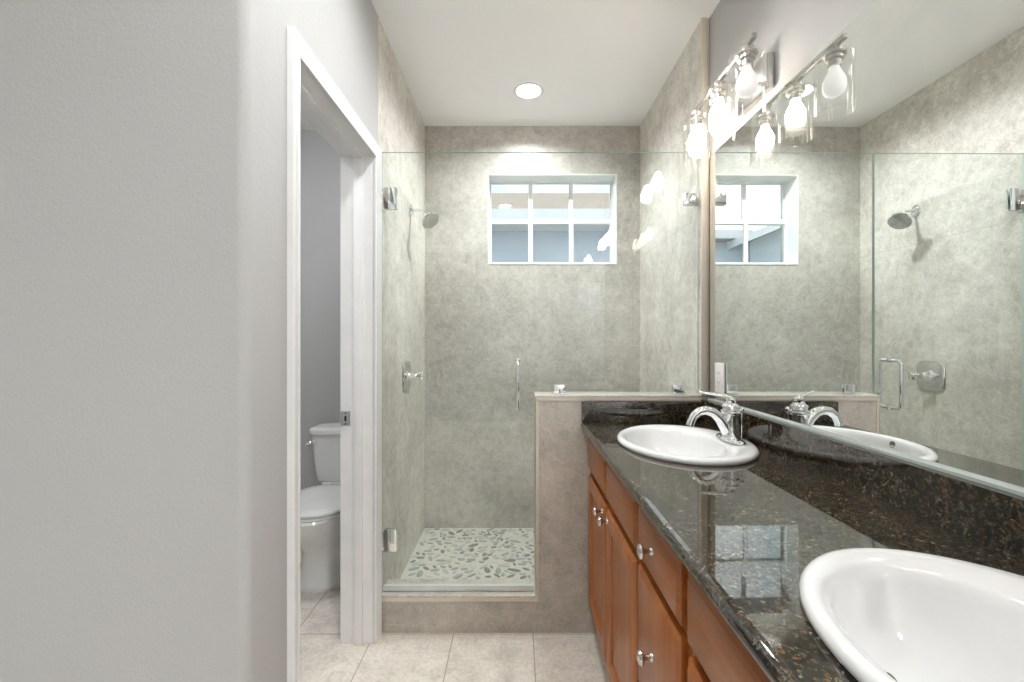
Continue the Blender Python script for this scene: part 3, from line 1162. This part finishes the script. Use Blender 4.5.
def sink_base(label, y0, y1, mid, ya, yb):
    """two doors under two false fronts; the fronts span ya..yb"""
    c = cabinet(label, y0, y1, 'doors')
    for s0, s1, ky in ((ya, mid - 0.011, mid - 0.042), (mid + 0.011, yb, mid + 0.042)):
        f = MB()
        front_panel(f, s0, s1, 0.699, 0.824, False)
        f.build('false_front', 'wood_h', c)
        f = MB()
        front_panel(f, s0, s1, 0.158, 0.676, True)
        dd = f.build('door', 'wood_v', c)
        knob(ky, 0.645, dd)
    return c


sink_base('cherry cabinet with two doors, under the far sink beside the half wall', 1.085, VY1 - 0.0005, 1.452, 1.094, 1.808)
c = cabinet('cherry cabinet of stacked drawers between the two sink cabinets', 0.780, 1.085, 'drawers')
for z0, z1, kz in ((0.704, 0.824, 0.768), (0.405, 0.684, 0.545), (0.158, 0.385, 0.272)):
    f = MB()
    front_panel(f, 0.797, 1.070, z0, z1, False)
    dd = f.build('drawer', 'wood_h' if z0 > 0.6 else 'wood_v', c)
    knob(0.945, kz, dd)
sink_base('cherry cabinet with two doors, under the near foreground sink', -0.30, 0.780, 0.30, -0.16, 0.762)

# ------------------------------------------------------------------ mirror and outlet
MY0, MY1, MZ0, MZ1 = -0.28, YF - 0.006, 0.971, 1.968
mr = thing('mirror', 'large frameless wall mirror above the vanity backsplash', 'mirror', (xm(0.8), 0.8, MZ0))
f = MB()
P = [(MY0, MZ0), (MY1, MZ0), (MY1, MZ1), (MY0, MZ1)]
f.mi = 1
fr = [f.bm.verts.new((xm(y), y, z)) for y, z in P]
bk = [f.bm.verts.new((xw(y) - 0.0006, y, z)) for y, z in P]
f._f(list(reversed(bk)))
for i in range(4):
    j = (i + 1) % 4
    f._f([fr[i], bk[i], bk[j], fr[j]])
f.mi = 0
f._f(fr)
f.build('mirror_glass', ['mirror', 'mirror_edge'], mr, smooth=0)

f = MB()  # pale strip painted in for the bright reflection on the backsplash top
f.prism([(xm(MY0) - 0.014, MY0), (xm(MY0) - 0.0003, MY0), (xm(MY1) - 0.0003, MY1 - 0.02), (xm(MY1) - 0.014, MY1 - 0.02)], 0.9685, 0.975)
f.build('bottom_reflection_strip', 'reflection_strip', mr)

oy, oz = 1.750, 1.067
ol = thing('electrical_outlet', 'pinkish white electrical outlet plate set on the mirror near the half wall', 'outlet', (xm(oy), oy, oz))
ang = math.atan(0.005)
om = Matrix.Translation((xm(oy) - 0.0008, oy, oz)) @ Matrix.Rotation(ang, 4, 'Z')
f = MB()
f.box(-0.0065, 0.0, -0.038, 0.038, -0.058, 0.058, 0.002, 2, om)
f.build('cover_plate', 'plate', ol)
f = MB()
f.box(-0.0085, -0.006, -0.0165, 0.0165, -0.034, 0.034, 0.001, 2, om)
f.mi = 1
for sz in (-0.018, 0.018):
    f.box(-0.0088, -0.0084, -0.0075, -0.0055, sz - 0.004, sz + 0.004, 0, 1, om)
    f.box(-0.0088, -0.0084, 0.0055, 0.0075, sz - 0.004, sz + 0.004, 0, 1, om)
f.build('receptacle', ['plate', 'slot'], ol)

# ------------------------------------------------------------------ vanity lights
LX, LZB = 0.667, 2.069


def vanity_light(yc, lit, label):
    v = thing('vanity_light', label, 'light fixture', (xw(yc), yc, 2.05), 'three lamp vanity lights')
    xp = xw(yc) - 0.0015
    f = MB()
    f.box(xp - 0.024, xp, yc - 0.094, yc + 0.094, 1.998, 2.106, 0.003)
    f.build('backplate', 'nickel', v)
    f = MB()
    f.tube([(xp - 0.022, yc, 2.056), (LX + 0.03, yc, 2.058), (LX, yc, LZB)], 0.007, 12)
    f.build('arm', 'nickel', v)
    f = MB()
    f.box(LX - 0.007, LX + 0.007, yc - 0.225, yc + 0.225, LZB - 0.007, LZB + 0.007, 0.0015)
    f.build('bar', 'nickel', v)
    for k, on in zip((-1, 0, 1), lit):
        y = yc + k * 0.18
        m = Matrix.Translation((LX, y, LZB))
        f = MB()
        f.lathe([(0.0, -0.004), (0.018, -0.004), (0.0195, -0.007), (0.0195, -0.024), (0.030, -0.0255), (0.030, -0.0275), (0.0295, -0.0315), (0.024, -0.0325), (0.024, -0.043), (0.0175, -0.0445), (0.0175, -0.062), (0.013, -0.0635), (0.0, -0.0635)], 28, m)
        f.build('socket', 'nickel', v)
        f = MB()
        rs = 0.049
        # clear cylinder with shouldered top, open below
        f.lathe([(0.024, -0.028), (rs - 0.008, -0.028), (rs - 0.002, -0.0305), (rs, -0.036), (rs, -0.197), (rs - 0.0030, -0.1985), (rs - 0.0036, -0.196), (rs - 0.0036, -0.038), (rs - 0.009, -0.0316), (0.024, -0.0315)], 56, m)
        f.build('glass_shade', 'shade', v, smooth=60)
        f = MB()
        f.lathe([(0.0, -0.0628), (0.0128, -0.0632), (0.0135, -0.070), (0.0180, -0.080), (0.0245, -0.092), (0.0288, -0.104), (0.0300, -0.116), (0.0288, -0.128), (0.0240, -0.139), (0.0150, -0.146), (0.0, -0.149)], 32, m)
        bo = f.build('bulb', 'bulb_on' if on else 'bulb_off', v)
        bo['label'] = 'lit warm white bulb' if on else 'unlit frosted bulb given a faint glow, the near one'
    return v


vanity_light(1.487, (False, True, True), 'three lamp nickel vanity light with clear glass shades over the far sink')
vanity_light(0.450, (True, True, True), 'three lamp nickel vanity light over the near sink, seen only reflected in the glass')

# ------------------------------------------------------------------ outside the window
b = MB()
b.box(-30, 30, 3.3, 40, -0.3, -0.05)
b.box(-30, 30, -40, -3.5, -0.3, -0.05)
struct(b.build('ground', 'ground'))


def eave_house(name, label, x0, x1, yw, zw, ye, ze, yr, zr, mw, mroof):
    h = thing(name, label, 'house', ((x0 + x1) / 2, yw + 2, -0.05))
    f = MB()
    f.box(x0, x1, yw, yw + 7, -0.05, zw)
    f.build('house_wall', mw, h)
    f = MB()
    xe0, xe1 = x0 - 0.3, x1 + 0.3
    # roof slab, front slope and back slope
    f.loft([[(xe0, ye, ze), (xe0, yr, zr), (xe0, 2 * yr - ye, ze), (xe0, 2 * yr - ye, ze - .12), (xe0, yr, zr - .12), (xe0, ye, ze - .12)],
            [(xe1, ye, ze), (xe1, yr, zr), (xe1, 2 * yr - ye, ze), (xe1, 2 * yr - ye, ze - .12), (xe1, yr, zr - .12), (xe1, ye, ze - .12)]])
    f.build('roof', mroof, h, smooth=0)
    f = MB()
    f.box(xe0, xe1, ye - 0.03, ye, ze - 0.17, ze + 0.01)
    f.build('fascia', 'fascia', h)
    f = MB()
    f.box(xe0, xe1, ye, yw, ze - 0.17, ze - 0.15)
    f.build('soffit', 'fascia', h)
    return h


eave_house('house', 'pale blue grey house with tan roof outside the shower window', -0.62, 7.0, 6.6, 2.975, 6.1, 2.985, 7.7, 3.742, 'stucco', 'roof')
# gabled house seen at a slant in the mirror
g = thing('house', 'gabled house with red tiled roof outside, seen in the mirror', 'house', (-6.5, 13, -0.05))
f = MB()
gx0, gx1, gy = -12.0, -5.3, 12.3
gm = (gx0 + gx1) / 2
sl = 0.41
ez = 4.12                     # roof height at the right eave tip, x = gx1 + 0.5
zw_ = ez + 0.5 * sl - 0.22
zp = zw_ + (gx1 - gm) * sl
f.loft([[(gx0, yy_, -.05), (gx1, yy_, -.05), (gx1, yy_, zw_), (gm, yy_, zp), (gx0, yy_, zw_)] for yy_ in (gy + 0.7, gy + 8)])
f.build('house_wall', 'stucco', g, smooth=0)
rz = ez + (gx1 + 0.5 - gm) * sl
f = MB()
for s_ in (-1, 1):
    xe = gm + s_ * (gx1 - gm + 0.5)
    f.loft([[(gm, yy_, rz), (xe, yy_, ez), (xe, yy_, ez - .16), (gm, yy_, rz - .16)] for yy_ in (gy, gy + 8)])
f.build('roof', 'roof_red', g, smooth=0)
f = MB()
for s_ in (-1, 1):
    xe = gm + s_ * (gx1 - gm + 0.5)
    f.loft([[(gm, yy_, rz + .01), (xe, yy_, ez + .01), (xe, yy_, ez - .2), (gm, yy_, rz - .2)] for yy_ in (gy - 0.05, gy)])
f.build('rake_board', 'fascia', g, smooth=0)
for s_ in (-1, 1):
    f = MB()
    xe = gm + s_ * (gx1 - gm + 0.5)
    f.box(min(xe, xe + 0.04 * s_), max(xe, xe + 0.04 * s_), gy - 0.05, gy + 8, ez - 0.2, ez + 0.01)
    f.build('gutter', 'fascia', g)
f = MB()
for s_ in (-1, 1):
    xe = gm + s_ * (gx1 - gm + 0.5)
    f.loft([[(gm, yy_, rz - .161), (xe, yy_, ez - .161), (xe, yy_, ez - .19), (gm, yy_, rz - .19)] for yy_ in (gy, gy + 8)])
f.build('soffit', 'soffit', g, smooth=0)
f = MB()
f.box(-5.3, -0.9, gy + 1.0, gy + 7, -0.05, 4.15)
f.build('wing_wall', 'stucco', g)
f = MB()
f.box(-5.3, -0.6, gy + 0.55, gy + 0.63, 4.16, 4.40)
f.build('fascia', 'fascia', g)
f = MB()
f.box(-5.3, -0.6, gy + 0.63, gy + 1.0, 4.16, 4.19)
f.build('soffit', 'soffit', g)
f = MB()
f.loft([[(x, gy + 0.63, 4.40), (x, gy + 3.5, 4.62), (x, gy + 7, 4.40)] for x in (-5.3, -0.6)])
f.build('wing_roof', 'roof_red', g, smooth=0)
